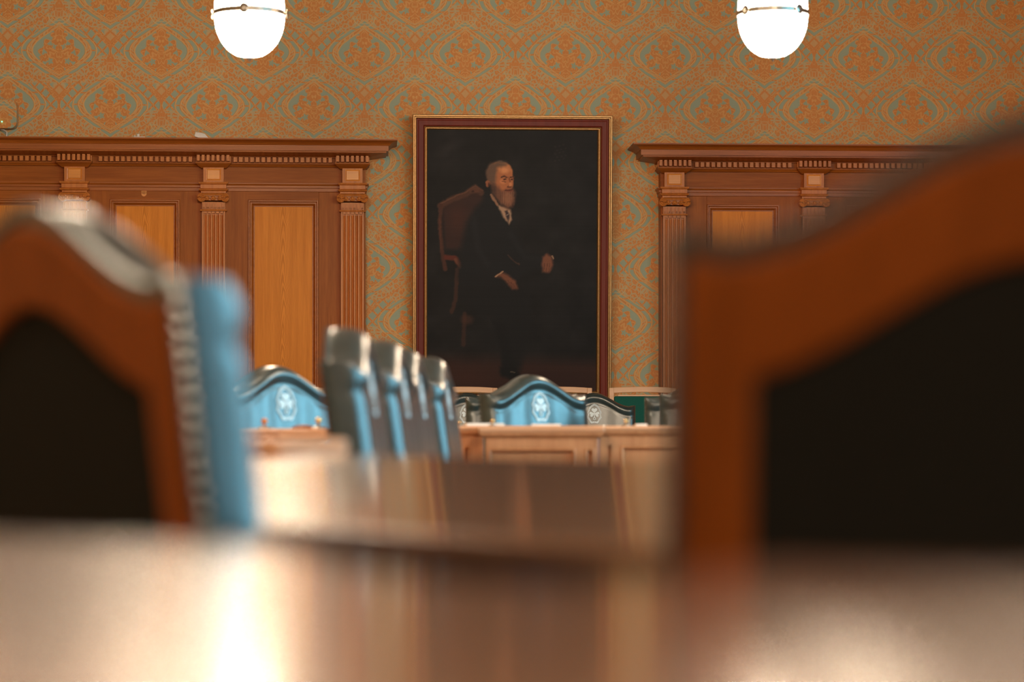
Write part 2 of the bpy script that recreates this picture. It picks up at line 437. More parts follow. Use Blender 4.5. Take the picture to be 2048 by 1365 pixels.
# ------------------------------------------------------------------ oak wall panelling with ionic pilasters
def upx(px, off):          # position along the end wall of an image column, for a face standing off from it
    t = (px-1024.0)/F
    return (t*(WY-off*CT)-off*ST)/(CT-t*ST)
def dwall(px, off):
    u = upx(px, off); return WY+u*ST-off*CT
def zpx(py, px=1024, off=0.2): return zat(py, dwall(px, off))
BODY = 0.16; PIL = 0.225
def capital(bm, c, w, y, z0, z1):
    h = z1-z0; r = h*0.46; zc = z0+h*0.50; dx = w/2-r*0.86
    box(bm, c-dx, c+dx, y-0.028, y+0.05, z1-h*0.34, z1-0.006)
    box(bm, c-dx*0.9, c+dx*0.9, y-0.012, y+0.05, z0+h*0.18, z1-h*0.3)
    for s in (-1, 1):
        cx = c+s*dx
        lathe(bm, [(r*0.9, -0.02), (r*0.94, 0.06)], 24, (cx, y, zc-h*0.04), 'y')
        k0 = len(bm.verts)
        pts = []
        for i in range(34):
            t = i/33.0; a = -s*(t*2.15*2*PI) + PI/2
            rr = r*(1.0-0.80*t)
            pts.append((cx+rr*math.cos(a), y-0.034, zc-h*0.04+rr*math.sin(a)))
        tube(bm, pts, 0.0085, 6)
        sphere(bm, r*0.2, (cx, y-0.036, zc-h*0.04), 6)
    tube(bm, [(c-dx, y-0.036, z1-0.012), (c+dx, y-0.036, z1-0.012)], 0.008, 6)
    for k in (-1, 0, 1):
        sphere(bm, h*0.22, (c+k*dx*0.58, y-0.03, zc-h*0.02), 6, 0.9)
        torus(bm, h*0.27, 0.005, (c+k*dx*0.58, y-0.03, zc), 14, 5, 'y', (PI, 2*PI))
def panelling(name, label, centres_px, u_end, end_right, off_end, dy):
    """one run of panelling; u_end is the visible free end, dy the pixel offset of its levels"""
    root = empty(name, (0, WY, 0), TH)
    tag(root, label, 'wall panelling')
    Z = lambda py: zpx(py+dy)
    cs = [upx(p, PIL) for p in centres_px]
    hw = 23/239.0
    if end_right: u1 = max(cs)+hw+0.012; u0 = off_end
    else: u0 = min(cs)-hw-0.012; u1 = off_end
    rl, rr = (not end_right), end_right
    zt = Z(287)
    # carcass: rails and stiles around the recessed panels
    bm = bmesh.new()
    srt = sorted(cs)
    pans = [(a+hw+0.205-0.02, b-hw-0.205+0.02) for a, b in zip(srt, srt[1:])]
    if len(pans) == 0: pans = []
    ztop, zbot = Z(402), 0.42
    edges = [u0]
    for a, b in pans: edges += [a, b]
    edges.append(u1)
    for i in range(0, len(edges), 2): box(bm, edges[i], edges[i+1], -BODY, 0, 0, Z(336))
    for a, b in pans:
        box(bm, a, b, -BODY, 0, ztop, Z(336)); box(bm, a, b, -BODY, 0, 0, zbot); box(bm, a, b, -BODY+0.05, 0, zbot, ztop)
    box(bm, u0, u1, -BODY-0.02, 0, Z(336), Z(309))
    link('carcass', bm, M['oak'], root, bevel=0.003)
    for i, (a, b) in enumerate(pans):
        bm = bmesh.new(); frame(bm, a, b, zbot, ztop, [(0, -BODY-0.002), (0.004, -BODY-0.012), (0.014, -BODY-0.012), (0.020, -BODY+0.002), (0.030, -BODY+0.002), (0.046, -BODY+0.030), (0.054, -BODY+0.030), (0.055, -BODY+0.055)])
        fr = link('panel_frame', bm, M['oak_mould'], root)
        bm = bmesh.new(); box(bm, a+0.05, b-0.05, -BODY+0.036, -BODY+0.06, zbot+0.05, ztop-0.05)
        o = link('panel', bm, M['oak_field'], root)
        cx = (a+b)/2
        for v in o.data.vertices: v.co.x -= cx
        o.location.x = cx
    # entablature
    bm = bmesh.new(); A = BODY+0.03
    pr = [(0.0, Z(318)), (0.035, Z(317)), (0.17, Z(312)), (0.172, Z(309)), (0.19, Z(309)), (0.19, Z(298.5)), (0.198, Z(298)), (0.205, Z(296)), (0.222, Z(293)), (0.25, Z(291)), (0.262, Z(289.5)), (0.262, Z(287)), (0.0, Z(287))]
    moulding(bm, pr, u0, u1, A, rl, rr)
    link('cornice', bm, M['oak_mould'], root, bevel=0.0)
    bm = bmesh.new()
    moulding(bm, [(0.0, Z(317)), (0.034, Z(316.5)), (0.034, Z(318.5)), (0.004, Z(318.6)), (0.004, Z(329.5)), (0.030, Z(330)), (0.030, Z(332)), (0.022, Z(333)), (0.010, Z(337)), (0.0, Z(337))], u0, u1, BODY+0.02, rl, rr)
    for c in cs:
        moulding(bm, [(0.0, Z(312)), (0.060, Z(312)), (0.060, Z(315)), (0.050, Z(316)), (0.018, Z(316.1)), (0.018, Z(328.5)), (0.05, Z(329)), (0.05, Z(332)), (0.022, Z(338)), (0.004, Z(341)), (0.0, Z(341))], c-hw, c+hw, PIL-0.012, True, True, 0.15)
    link('bed_moulding', bm, M['oak_h'], root)
    bm = bmesh.new(); x = u0+0.02
    zd0, zd1 = Z(328.5), Z(319)
    while x < u1-0.02:
        if all(abs(x-c) > hw+0.075 for c in cs): box(bm, x-0.0145, x+0.0145, -BODY-0.068, -BODY-0.02, zd0, zd1)
        x += 0.0462
    for c in cs:
        for k in range(-3, 4):
            box(bm, c+k*0.0405-0.012, c+k*0.0405+0.012, -PIL-0.060, -PIL+0.01, zd0+0.002, zd1+0.012)
        for yy in (0.205,):
            for s in (-1, 1): box(bm, c+s*(hw+0.033)-0.012, c+s*(hw+0.033)+0.024*0.5, -yy-0.012, -yy+0.012, zd0+0.004, zd1+0.012)
    link('dentil_course', bm, M['oak_pil'], root)
    bm = bmesh.new()
    moulding(bm, [(0.0, Z(386)), (0.008, Z(385)), (0.008, Z(379)), (0.016, Z(378)), (0.016, Z(374)), (0.028, Z(371)), (0.028, Z(369)), (0.0, Z(369))], u0, u1, BODY, rl, rr)
    link('architrave', bm, M['oak_mould'], root)
    bm = bmesh.new(); box(bm, u0-0.001, u1+0.001, -BODY-0.0022, -BODY+0.01, Z(369.5), Z(336)); link('frieze', bm, M['oak_h'], root)
    for i, (a, b) in enumerate(pans):
        bm = bmesh.new(); box(bm, a, b, -BODY-0.0015, -BODY+0.01, ztop, Z(385)); link('rail', bm, M['oak_h'], root)
    bm = bmesh.new(); box(bm, u0-(0.015 if rl else 0), u1+(0.015 if rr else 0), -BODY-0.03, 0, 0, 0.22)
    moulding(bm, [(0, 0.22), (0.03, 0.22), (0.015, 0.26), (0, 0.26)], u0, u1, BODY, rl, rr)
    link('plinth', bm, M['oak_h'], root)
    if len(centres_px) > 2:      # round plug in the rail of one bay
        bm = bmesh.new(); lathe(bm, [(0.022, -0.004), (0.024, 0.01)], 20, (upx(288, BODY), -BODY-0.001, Z(387)), 'y'); link('plug', bm, M['oak_inset'], root)
    for i, c in enumerate(cs):
        # fluted shaft: grooved section extruded upwards
        zs0, zs1 = 0.36, Z(426.5)
        sec = []; yb = -PIL
        n = 5; w = 2*hw; g = w/(n+0.62)
        sec.append((-hw, yb))
        for k in range(n):
            cxk = -hw+g*0.31+g*(k+0.5)
            for j in range(7):
                a = PI*j/6
                sec.append((cxk-g*0.33*math.cos(a), yb+0.02*math.sin(a)))
        sec.append((hw, yb))
        bm = bmesh.new(); lo = [bm.verts.new((c+x, y, zs0)) for x, y in sec]; hi = [bm.verts.new((c+x, y, zs1-0.03)) for x, y in sec]
        for k in range(len(sec)-1): bm.faces.new((lo[k], lo[k+1], hi[k+1], hi[k]))
        box(bm, c-hw, c-hw+0.0005, -PIL, -0.1, zs0, zs1); box(bm, c+hw-0.0005, c+hw, -PIL, -0.1, zs0, zs1)
        box(bm, c-hw, c+hw, -PIL+0.0205, -0.15, zs0, zs1)
        for k in range(n):        # rounded flute heads
            cxk = c-hw+g*0.31+g*(k+0.5)
            for (x0, x1) in ((cxk-g*0.5, cxk-g*0.33), (cxk+g*0.33, cxk+g*0.5)):
                box(bm, x0, x1, -PIL, -PIL+0.02, zs1-0.03, zs1)
            box(bm, cxk-g*0.5, cxk+g*0.5, -PIL, -PIL+0.02, zs1-0.018, zs1)
        box(bm, c-hw, c-hw+g*0.32, -PIL, -PIL+0.02, zs1-0.03, zs1); box(bm, c+hw-g*0.32, c+hw, -PIL, -PIL+0.02, zs1-0.03, zs1)
        sh = link('pilaster', bm, M['oak_pil'], root)
        bm = bmesh.new(); box(bm, c-hw-0.02, c+hw+0.02, -PIL-0.025, -0.1, 0, 0.26); moulding(bm, [(0, 0.26), (0.02, 0.26), (0.02, 0.30), (0.008, 0.36), (0, 0.36)], c-hw, c+hw, PIL, True, True, 0.12)
        link('base', bm, M['oak_pil'], sh)
        bm = bmesh.new()
        moulding(bm, [(0, Z(426.5)), (0.012, Z(426)), (0.014, Z(424.5)), (0.010, Z(423)), (0, Z(423))], c-hw, c+hw, PIL, True, True, 0.12)
        box(bm, c-hw, c+hw, -PIL+0.006, -0.12, Z(423), Z(408))
        for k in range(6):
            xk = c-hw+0.016+k*(2*hw-0.032)/5
            box(bm, xk-0.010, xk+0.010, -PIL-0.005, -PIL+0.02, Z(421), Z(411)); lathe(bm, [(0.010, -0.005), (0.010, 0.02)], 10, (xk, -PIL, Z(420)), 'y')
        capital(bm, c, 59/239.0, -PIL-0.004, Z(408.5), Z(391))
        link('capital', bm, M['oak_pil'], sh, smooth=False)
        bm = bmesh.new()
        moulding(bm, [(0, Z(391)), (0.006, Z(390)), (0.006, Z(387)), (0.022, Z(385)), (0.026, Z(383)), (0.010, Z(381)), (0.010, Z(374)), (0.022, Z(372)), (0.026, Z(369)), (0, Z(369))], c-hw, c+hw, PIL, True, True, 0.12)
        box(bm, c-hw+0.012, c+hw-0.012, -PIL, -0.12, Z(369), Z(338))
        link('abacus', bm, M['oak_pil'], sh)
        bm = bmesh.new()
        frame(bm, c-0.061, c+0.061, Z(365), Z(342.5), [(0, -PIL+0.002), (0, -PIL-0.005), (0.009, -PIL-0.001), (0.010, -PIL+0.002)])
        box(bm, c-0.050, c+0.050, -PIL-0.010, -PIL+0.004, Z(362.5), Z(345))
        link('inset', bm, M['oak_inset'], sh)
    return root, Z
left_run, ZL = panelling('wall_panelling', 'long run of oak panelling with ionic pilasters and cornice, left of the large portrait',
                         [705, 427, 149, -129], 705, True, upx(-175, BODY), 0)
right_run, ZR = panelling('wall_panelling', 'oak panelling with ionic pilasters and cornice, right of the large portrait',
                          [1349, 1628, 1906, 2184], 1349, False, upx(2230, BODY), 4)

# things lying on the left cornice and the boxed device above it
def wall_thing(name, label, cat, px, off, z):
    u = upx(px, off)
    t = empty(name, (u*CT+off*ST, WY+u*ST-off*CT, z), TH); tag(t, label, cat); return t
ztopL = ZL(287)
t = wall_thing('wall_device', 'rounded box in the wallpaper pattern with a green light, far left edge', 'wall device', -6, 0.09, zpx(262))
bm = bmesh.new(); rim = []
for (cx, cz, a0) in ((0.11, 0.055, -90), (0.11, 0.19, 0), (-0.13, 0.19, 90), (-0.13, 0.055, 180)):
    for k in range(7):
        a = math.radians(a0+15*k); rim.append((cx+0.055*math.cos(a), cz+0.055*math.sin(a)))
plate(bm, [[(0, 0.12), rim[k], rim[(k+1)%len(rim)]] for k in range(len(rim))], -0.03, 0.088)
link('casing', bm, M['paper'], t, bevel=0.008)
bm = bmesh.new(); sphere(bm, 0.006, (0.045, -0.033, 0.056), 5); link('indicator_light', bm, M['led'], t)
bm = bmesh.new(); tube(bm, [(0.02, 0.05, 0.0), (0.05, 0.05, -0.004), (0.075, 0.04, -0.025), (0.075, 0.03, -0.062)], 0.006); link('cable', bm, M['white'], t, smooth=True)
t = wall_thing('plastic_clip', 'small white plastic piece on the left cornice, leftmost of the two pale bits', 'plastic piece', 279, 0.38, ztopL)
bm = bmesh.new(); box(bm, -0.045, 0.045, -0.02, 0.02, 0, 0.012); box(bm, -0.018, 0.0, -0.018, 0.018, 0.012, 0.034); box(bm, -0.042, -0.034, -0.015, 0.015, 0.012, 0.024)
link('clip_body', bm, M['white'], t, bevel=0.003)
t = wall_thing('folded_card', 'cream folded card lying tilted on the left cornice below the left lamp', 'card', 403, 0.38, ztopL)
bm = bmesh.new(); plate(bm, [[(-0.055, 0.022), (-0.046, 0.05), (0.0, 0.045), (0.03, 0.036), (0.062, 0.0), (0.0, 0.0)], [(-0.055, 0.022), (0.0, 0.0), (-0.05, 0.012)]], -0.03, 0.03)
bm2 = None
link('card_body', bm, M['white'], t, bevel=0.002)
for px, w in ((628, 0.05), (716, 0.03)):
    t = wall_thing('paper_slip', 'thin white slip on the left cornice, %s' % ('further from its right end' if px == 628 else 'nearest its right end'), 'paper', px, 0.38, ztopL)
    bm = bmesh.new(); box(bm, -w, w, -0.02, 0.02, 0, 0.007); link('slip', bm, M['paperwhite'], t)

# ------------------------------------------------------------------ the large portrait
PW, PH = 396/237.0, 2.43
fo = 0.06
pu = upx(1024, 0.09)
port = empty('portrait_painting', (pu*CT+0.075*ST, WY+pu*ST-0.075*CT, zpx(812, 1024, 0.06)), TH)
port.rotation_euler = (math.radians(3.2), 0, TH)
tag(port, 'tall dark portrait of a seated bearded person in a red-brown and gilt frame', 'painting')
bm = bmesh.new(); frame(bm, -PW/2, PW/2, 0, PH, [(0, 0.03), (0, -0.03), (0.005, -0.036), (0.014, -0.036), (0.020, -0.026), (0.026, -0.026), (0.030, -0.030), (0.034, -0.020)])
link('outer_gilt_edge', bm, M['gold'], port)
bm = bmesh.new(); frame(bm, -PW/2+0.032, PW/2-0.032, 0.032, PH-0.032, [(0, -0.020), (0.006, -0.018), (0.012, -0.018), (0.02, -0.022), (0.055, -0.020), (0.066, -0.010), (0.07, 0.0)])
link('frame_band', bm, M['mahogany'], port)
bm = bmesh.new(); frame(bm, -PW/2+0.098, PW/2-0.098, 0.098, PH-0.098, [(0, 0.0), (0.0, -0.016), (0.006, -0.019), (0.011, -0.014), (0.015, -0.014), (0.018, -0.017), (0.024, -0.010), (0.028, 0.012)])
link('inner_gilt_fillet', bm, M['gold'], port)
bm = bmesh.new(); box(bm, -PW/2+0.02, PW/2-0.02, 0.012, 0.03, 0.02, PH-0.02); link('backing', bm, M['mahogany'], port)
def lin(c):
    c = np.asarray(c, float)/255.0
    return np.where(c <= 0.04045, c/12.92, ((c+0.055)/1.055)**2.4)
# the painted image: pixel columns 856..1192, rows 263..782 of the photograph, painted into colour data on a fine grid
NX, NZ = 225, 347
gx, gy = np.meshgrid(np.linspace(856, 1192, NX), np.linspace(783, 263, NZ))
rng = np.random.RandomState(3)
def smooth_noise(sx, sy, seed):
    r = np.random.RandomState(seed).rand(int(NZ/sy)+3, int(NX/sx)+3)
    yi = np.linspace(0, r.shape[0]-2.001, NZ); xi = np.linspace(0, r.shape[1]-2.001, NX)
    y0 = yi.astype(int); x0 = xi.astype(int); fy = (yi-y0)[:, None]; fx = (xi-x0)[None, :]
    fy = fy*fy*(3-2*fy); fx = fx*fx*(3-2*fx)
    a = r[y0][:, x0]; b = r[y0][:, x0+1]; c = r[y0+1][:, x0]; d = r[y0+1][:, x0+1]
    return (a*(1-fx)+b*fx)*(1-fy)+(c*(1-fx)+d*fx)*fy
img = np.zeros((NZ, NX, 3)); img[:] = (22, 19, 19)
img += (smooth_noise(30, 24, 1)[..., None]-0.5)*14 + (smooth_noise(8, 8, 2)[..., None]-0.5)*5
gx = gx + (smooth_noise(3, 3, 11)-0.5)*1.8; gy = gy + (smooth_noise(3, 3, 12)-0.5)*1.8
def put(mask, c, op=1.0):
    global img
    m = np.clip(mask, 0, 1)[..., None]*op
    img = img*(1-m)+np.array(c, float)*m
def ell(cx, cy, rx, ry, soft=0.15, ang=0.0):
    a = math.radians(ang); dx = gx-cx; dy = gy-cy
    x = dx*math.cos(a)+dy*math.sin(a); y = -dx*math.sin(a)+dy*math.cos(a)
    return np.clip((1-np.sqrt((x/rx)**2+(y/ry)**2))/soft, 0, 1)
def poly(pts, soft=2.0):
    inside = np.zeros(gx.shape, bool); dist = np.full(gx.shape, 1e9)
    n = len(pts)
    for i in range(n):
        x1, y1 = pts[i]; x2, y2 = pts[(i+1)%n]
        cond = ((y1 > gy) != (y2 > gy))
        with np.errstate(divide='ignore', invalid='ignore'):
            xi = (x2-x1)*(gy-y1)/(y2-y1+1e-9)+x1
        inside ^= cond & (gx < xi)
        L = (x2-x1)**2+(y2-y1)**2+1e-9
        t = np.clip(((gx-x1)*(x2-x1)+(gy-y1)*(y2-y1))/L, 0, 1)
        dist = np.minimum(dist, np.hypot(gx-(x1+t*(x2-x1)), gy-(y1+t*(y2-y1))))
    sd = np.where(inside, dist, -dist)
    return np.clip(sd/soft*0.5+0.5, 0, 1)
def stroke(pts, w, soft=1.0):
    m = np.zeros(gx.shape)
    for (x1, y1), (x2, y2) in zip(pts, pts[1:]):
        L = (x2-x1)**2+(y2-y1)**2+1e-9
        t = np.clip(((gx-x1)*(x2-x1)+(gy-y1)*(y2-y1))/L, 0, 1)
        d = np.hypot(gx-(x1+t*(x2-x1)), gy-(y1+t*(y2-y1)))
        m = np.maximum(m, np.clip((w-d)/soft+0.5, 0, 1))
    return m
# floor and rug
put(poly([(840, 712), (1210, 722), (1210, 800), (840, 800)], 16), (52, 30, 23))
put(ell(930, 755, 80, 30, 0.8), (62, 34, 26), 0.7); put(ell(1110, 762, 90, 26, 0.8), (48, 27, 22), 0.7)
# armchair: back, carved crest and posts, arm and legs
put(poly([(884, 412), (952, 380), (968, 400), (955, 500), (892, 500)], 5), (58, 33, 27), 0.9)
put(ell(915, 440, 26, 40, 0.8), (72, 38, 28), 0.7)
put(stroke([(882, 414), (905, 401), (930, 392), (950, 378), (962, 388)], 6, 4), (78, 48, 36))
put(stroke([(884, 409), (908, 397), (934, 386), (950, 374), (966, 384)], 1.2), (104, 66, 46), 0.8)
put(ell(950, 383, 14, 8, 0.5), (92, 56, 40)); put(ell(946, 385, 4, 3, 0.4), (60, 34, 24))
put(stroke([(883, 414), (881, 450), (886, 510), (892, 540)], 4, 3), (74, 42, 31)); put(stroke([(881, 440), (883, 500)], 1.0), (98, 58, 40), 0.6)
put(stroke([(893, 516), (912, 518), (920, 532)], 5, 3), (92, 40, 28)); put(stroke([(912, 520), (922, 536)], 3), (110, 66, 46), 0.8)
put(stroke([(916, 540), (912, 600), (905, 625)], 4, 3), (60, 36, 27)); put(stroke([(930, 628), (928, 690)], 4, 3), (62, 38, 28), 0.8)
put(ell(935, 640, 18, 14, 0.6), (78, 46, 33), 0.6)
# suit
put(poly([(934, 448), (950, 420), (976, 392), (990, 398), (1018, 450), (1034, 470), (1050, 505), (1086, 512), (1092, 530), (1060, 545), (1030, 560), (996, 560), (950, 575), (918, 560), (922, 500)], 7), (22, 21, 23))
put(poly([(930, 556), (1010, 558), (1064, 600), (1060, 660), (1040, 740), (1010, 745), (1000, 640), (960, 625), (930, 610)], 8), (20, 18, 19))
put(poly([(984, 640), (1010, 650), (1030, 742), (1026, 752), (1006, 748), (1002, 700)], 5), (16, 14, 15))
put(poly([(1000, 735), (1032, 735), (1040, 752), (1020, 758), (1002, 752)], 4), (12, 11, 12)); put(stroke([(1022, 744), (1030, 745)], 1), (90, 80, 66))
put(stroke([(948, 440), (956, 500), (975, 530)], 6, 8), (34, 33, 36), 0.5); put(stroke([(1020, 470), (1050, 516), (1084, 520)], 5, 8), (33, 32, 34), 0.5)
# shirt and tie
put(poly([(981, 390), (996, 412), (1012, 418), (1021, 422), (1023, 440), (1018, 451), (1006, 436), (996, 416)], 2), (178, 140, 112))
put(stroke([(982, 392), (994, 411)], 2.4, 1.5), (150, 108, 82)); put(poly([(1009, 424), (1014, 422), (1019, 432), (1016, 446), (1011, 434)], 1.5), (58, 46, 46)); put(stroke([(1010, 434), (1016, 430)], 1), (150, 130, 118), 0.8)
# head, hair, face
put(ell(990, 352, 19, 26, 0.18, -6), (96, 66, 50)); put(ell(1000, 348, 25, 24, 0.10), (190, 118, 74))
put(ell(1008, 366, 19, 30, 0.16), (180, 108, 68))
put(poly([(972, 345), (980, 330), (994, 326), (1014, 330), (1010, 334), (994, 338), (992, 352), (990, 368), (976, 368)], 4), (104, 78, 62))
put(ell(1002, 326, 14, 4, 0.8), (84, 70, 60), 0.8)
put(ell(1008, 343, 13, 9, 0.7), (222, 148, 98), 0.9); put(ell(1004, 366, 8, 6, 0.6), (214, 134, 86), 0.8)
put(ell(975, 370, 5, 8, 0.3), (150, 90, 60)); put(ell(977, 372, 2, 5, 0.4), (84, 46, 32))
put(stroke([(1002, 357), (1008, 355), (1013, 357)], 1.2), (84, 48, 34)); put(ell(1009, 361, 4.2, 2.4, 0.5), (70, 42, 32)); put(stroke([(1004, 365), (1010, 366)], 0.9), (104, 60, 40))
put(stroke([(1020, 357), (1026, 357)], 1.2), (80, 46, 34)); put(ell(1022, 361, 3, 2, 0.5), (76, 44, 33)); put(stroke([(1017, 356), (1019, 368), (1016, 374)], 1.0), (118, 68, 44)); put(ell(1019, 371, 4, 5, 0.5), (204, 130, 84))
put(stroke([(1014, 376), (1021, 376)], 1.2), (96, 50, 34))
# beard
put(poly([(982, 368), (996, 376), (1004, 384), (1024, 378), (1029, 386), (1029, 402), (1024, 416), (1014, 420), (1002, 412), (994, 402), (984, 388)], 4), (112, 72, 54))
put(ell(1014, 398, 12, 18, 0.5), (146, 96, 70)); put(ell(1018, 384, 9, 4, 0.5), (128, 72, 52)); put(stroke([(1010, 383), (1023, 382)], 1.0), (82, 40, 30))
put(poly([(984, 372), (990, 376), (992, 392), (986, 388)], 3), (74, 50, 40))
for k in range(14):
    x = 1001+k*1.9; put(stroke([(x, 386), (x-1+k*0.2, 412)], 0.5, 0.8), (170, 118, 88) if k % 2 else (88, 56, 42), 0.35)
# hands and cuffs
put(poly([(990, 554), (1004, 545), (1018, 552), (1030, 562), (1036, 578), (1024, 580), (1014, 568), (1002, 556)], 3), (116, 70, 50)); put(stroke([(991, 554), (1006, 544)], 1.3), (168, 128, 98))
for k in range(3): put(stroke([(1016+k*5, 562+k*3), (1024+k*5, 576+k*3)], 0.6), (70, 40, 30), 0.7)
put(poly([(1084, 514), (1092, 508), (1102, 514), (1105, 530), (1098, 546), (1084, 545), (1082, 530)], 3), (124, 76, 55)); put(stroke([(1102, 513), (1105, 518)], 1.2), (164, 128, 100))
for k in range(3): put(stroke([(1088+k*5, 528), (1086+k*5, 544)], 0.6), (76, 44, 33), 0.7)
put(stroke([(1015, 512), (1026, 522), (1038, 530)], 1.0), (90, 58, 42), 0.7)
# hazy crest high on the right
for k in range(5):
    for j in range(3): put(ell(1108+j*8+(k%2)*4, 296+k*7-j*2, 3.4, 2.4, 0.6), (60, 50, 49), 0.35)
put(ell(900, 300, 40, 18, 0.9, -30), (50, 46, 46), 0.6)  # soft sheen streak at upper left, reflected light painted into the canvas
img += (np.random.RandomState(5).rand(NZ, 1, 1)-0.5)*3
me = bpy.data.meshes.new('canvas')
cw0, cw1 = -PW/2+0.12, PW/2-0.12; cz0, cz1 = 0.12, PH-0.12
xs = np.linspace(cw0, cw1, NX); zs = np.linspace(cz0, cz1, NZ)
vx, vz = np.meshgrid(xs, zs)
co = np.stack([vx, np.zeros_like(vx)+0.008, vz], -1).reshape(-1, 3)
ii, jj = np.meshgrid(np.arange(NX-1), np.arange(NZ-1)); q = (jj*NX+ii).reshape(-1)
fc = np.stack([q, q+1, q+1+NX, q+NX], -1)
me.from_pydata(co.tolist(), [], fc.tolist())
ca = me.color_attributes.new('paint', 'FLOAT_COLOR', 'POINT')
rgba = np.ones((NZ*NX, 4)); rgba[:, :3] = lin(np.clip(img, 0, 255).reshape(-1, 3)); rgba = rgba.astype(np.float32)
ca.data.foreach_set('color', rgba.reshape(-1))
m, nt, b = new_mat('oil_painting'); setp(b, 0.5, 0, 0.15)
at_n = nt.nodes.new('ShaderNodeAttribute'); at_n.attribute_name = 'paint'; nt.links.new(at_n.outputs['Color'], b.inputs['Base Color'])
wn = nt.nodes.new('ShaderNodeTexNoise'); wn.inputs['Scale'].default_value = 350; bp = nt.nodes.new('ShaderNodeBump'); bp.inputs['Strength'].default_value = 0.3; bp.inputs['Distance'].default_value = 0.001
tcn = nt.nodes.new('ShaderNodeTexCoord'); nt.links.new(tcn.outputs['Object'], wn.inputs['Vector']); nt.links.new(wn.outputs['Fac'], bp.inputs['Height']); nt.links.new(bp.outputs[0], b.inputs['Normal'])
me.materials.append(m)
cv = bpy.data.objects.new('canvas', me); col.objects.link(cv); cv.parent = port

# ------------------------------------------------------------------ pendant lamps with opal globes
def pendant(rz):
    root = empty('pendant_lamp', (0, 0, 0), rz)
    prof = []
    for k in range(0, 15):            # below the ring: a deep rounded bowl
        t = k/14.0; z = -0.255+0.255*t
        prof.append((max(0.2*math.sqrt(max(0, 1-(1-t)**2.25)), 0.001), z))
    for k in range(1, 15):
        t = k/14.0; z = 0.30*t
        prof.append((0.2*math.sqrt(max(0.02, 1-t**2.6*0.94)), z))
    bm = bmesh.new(); lathe(bm, prof, 40); link('globe', bm, M['globe'], root, smooth=True)
    bm = bmesh.new(); lathe(bm, [(0.2015, -0.013), (0.208, -0.013), (0.208, 0.013), (0.2015, 0.013), (0.2015, -0.013)], 48, cap=False); link('metal_band', bm, M['darkmetal'], root)
    for k in range(4):
        a = k*PI/2
        bm = bmesh.new()
        x, y = 0.213*math.cos(a), 0.213*math.sin(a)
        lathe(bm, [(0.006, -0.012), (0.010, 0.0), (0.028, 0.002), (0.028, 0.006), (0.012, 0.011)], 18, axis='x')
        for v in bm.verts:
            p = v.co.copy(); v.co = Vector((p.x*math.cos(a)-p.y*math.sin(a)+x, p.x*math.sin(a)+p.y*math.cos(a)+y, p.z))
        link('stud', bm, M['darkmetal'], root)
    bm = bmesh.new(); lathe(bm, [(0.024, -0.250), (0.02, -0.258), (0.006, -0.262), (0.008, -0.268), (0.003, -0.273)], 18); link('finial', bm, M['darkmetal'], root, smooth=True)
    bm = bmesh.new(); lathe(bm, [(0.10, 0.27), (0.115, 0.29), (0.10, 0.33), (0.04, 0.37), (0.03, 0.42)], 28); link('cap', bm, M['darkmetal'], root, smooth=True)
    bm = bmesh.new(); tube(bm, [(0, 0, 0.4), (0, 0, CEIL-3.25-0.2)], 0.012, 10); link('rod', bm, M['darkmetal'], root)
    bm = bmesh.new(); lathe(bm, [(0.03, CEIL-3.25-0.29), (0.08, CEIL-3.25-0.24), (0.09, CEIL-3.25-0.22)], 24); link('canopy', bm, M['darkmetal'], root, smooth=True)
    return root
p0 = pendant(0); first = True
LD = [13.9, 10.2, 6.5, 2.8, -0.9]  # last pair is added behind the camera to brighten the near chair backs
for i, d in enumerate(LD):
    for s, px in ((0, 499), (1, 1545.5)):
        o = p0 if first else copy_tree(p0); first = False
        o.location = (at(px, 13.9), d, 3.25); o.rotation_euler = (0, 0, math.radians(-92 if s == 0 else -52))
        side = 'left' if s == 0 else 'right'
        lab = {0: 'lit white globe pendant at the top %s, in front of the wallpaper' % side}.get(i, 'lit globe pendant in the %s row above the frame, %s from the end wall' % (side, ['', 'second', 'third', 'fourth', 'added fifth'][i]))
        tag(o, lab, 'pendant lamp', 'globe pendants in two rows')

# ------------------------------------------------------------------ leather council chairs
HW = 0.30
def top(x, g=0.0):
    ax = abs(x)
    z = 1.018 + (0.102*(0.5+0.5*math.cos(PI*min(ax, 0.27)/0.27)))
    if ax > 0.26: z += 0.006*(ax-0.26)/0.04
    return z+g
TILT = math.tan(math.radians(8))
def lean(p):
    return Vector((p[0], p[1]-max(0, p[2]-0.48)*TILT, p[2]))
def lean_bm(bm):
    for v in bm.verts: v.co = lean(v.co)
PADT = 0.064
def yfront(x, z):
    e = min(HW+0.012-abs(x), top(x, 0.014)-z)
    e = max(e, 0); d = top(x, 0.014)-z
    r = 0.035
    y = PADT*(0.45+0.55*math.sqrt(max(0, 1-(1-min(e, r)/r)**2)))
    y += 0.008*(x/HW)**2*min(1, e/0.05)
    if d < 0.065: y += 0.014*math.sin(PI*d/0.065)*min(1, (HW+0.012-abs(x))/0.04)
    elif d < 0.085: y -= 0.006*math.sin(PI*(d-0.065)/0.02)
    y += 0.0015*math.sin(x*46+z*3)*min(1, e/0.06)
    return y
def heart(cx, cz, size, ang, n=28):
    pts = []
    for k in range(n):
        t = 2*PI*k/n
        x = 16*math.sin(t)**3/17.0; z = (13*math.cos(t)-5*math.cos(2*t)-2*math.cos(3*t)-math.cos(4*t))/17.0
        z = z+0.95                                  # the point of the heart sits at the origin
        x *= size*0.5; z *= size*0.5
        pts.append((cx+x*math.cos(ang)-z*math.sin(ang), cz+x*math.sin(ang)+z*math.cos(ang)))
    return pts
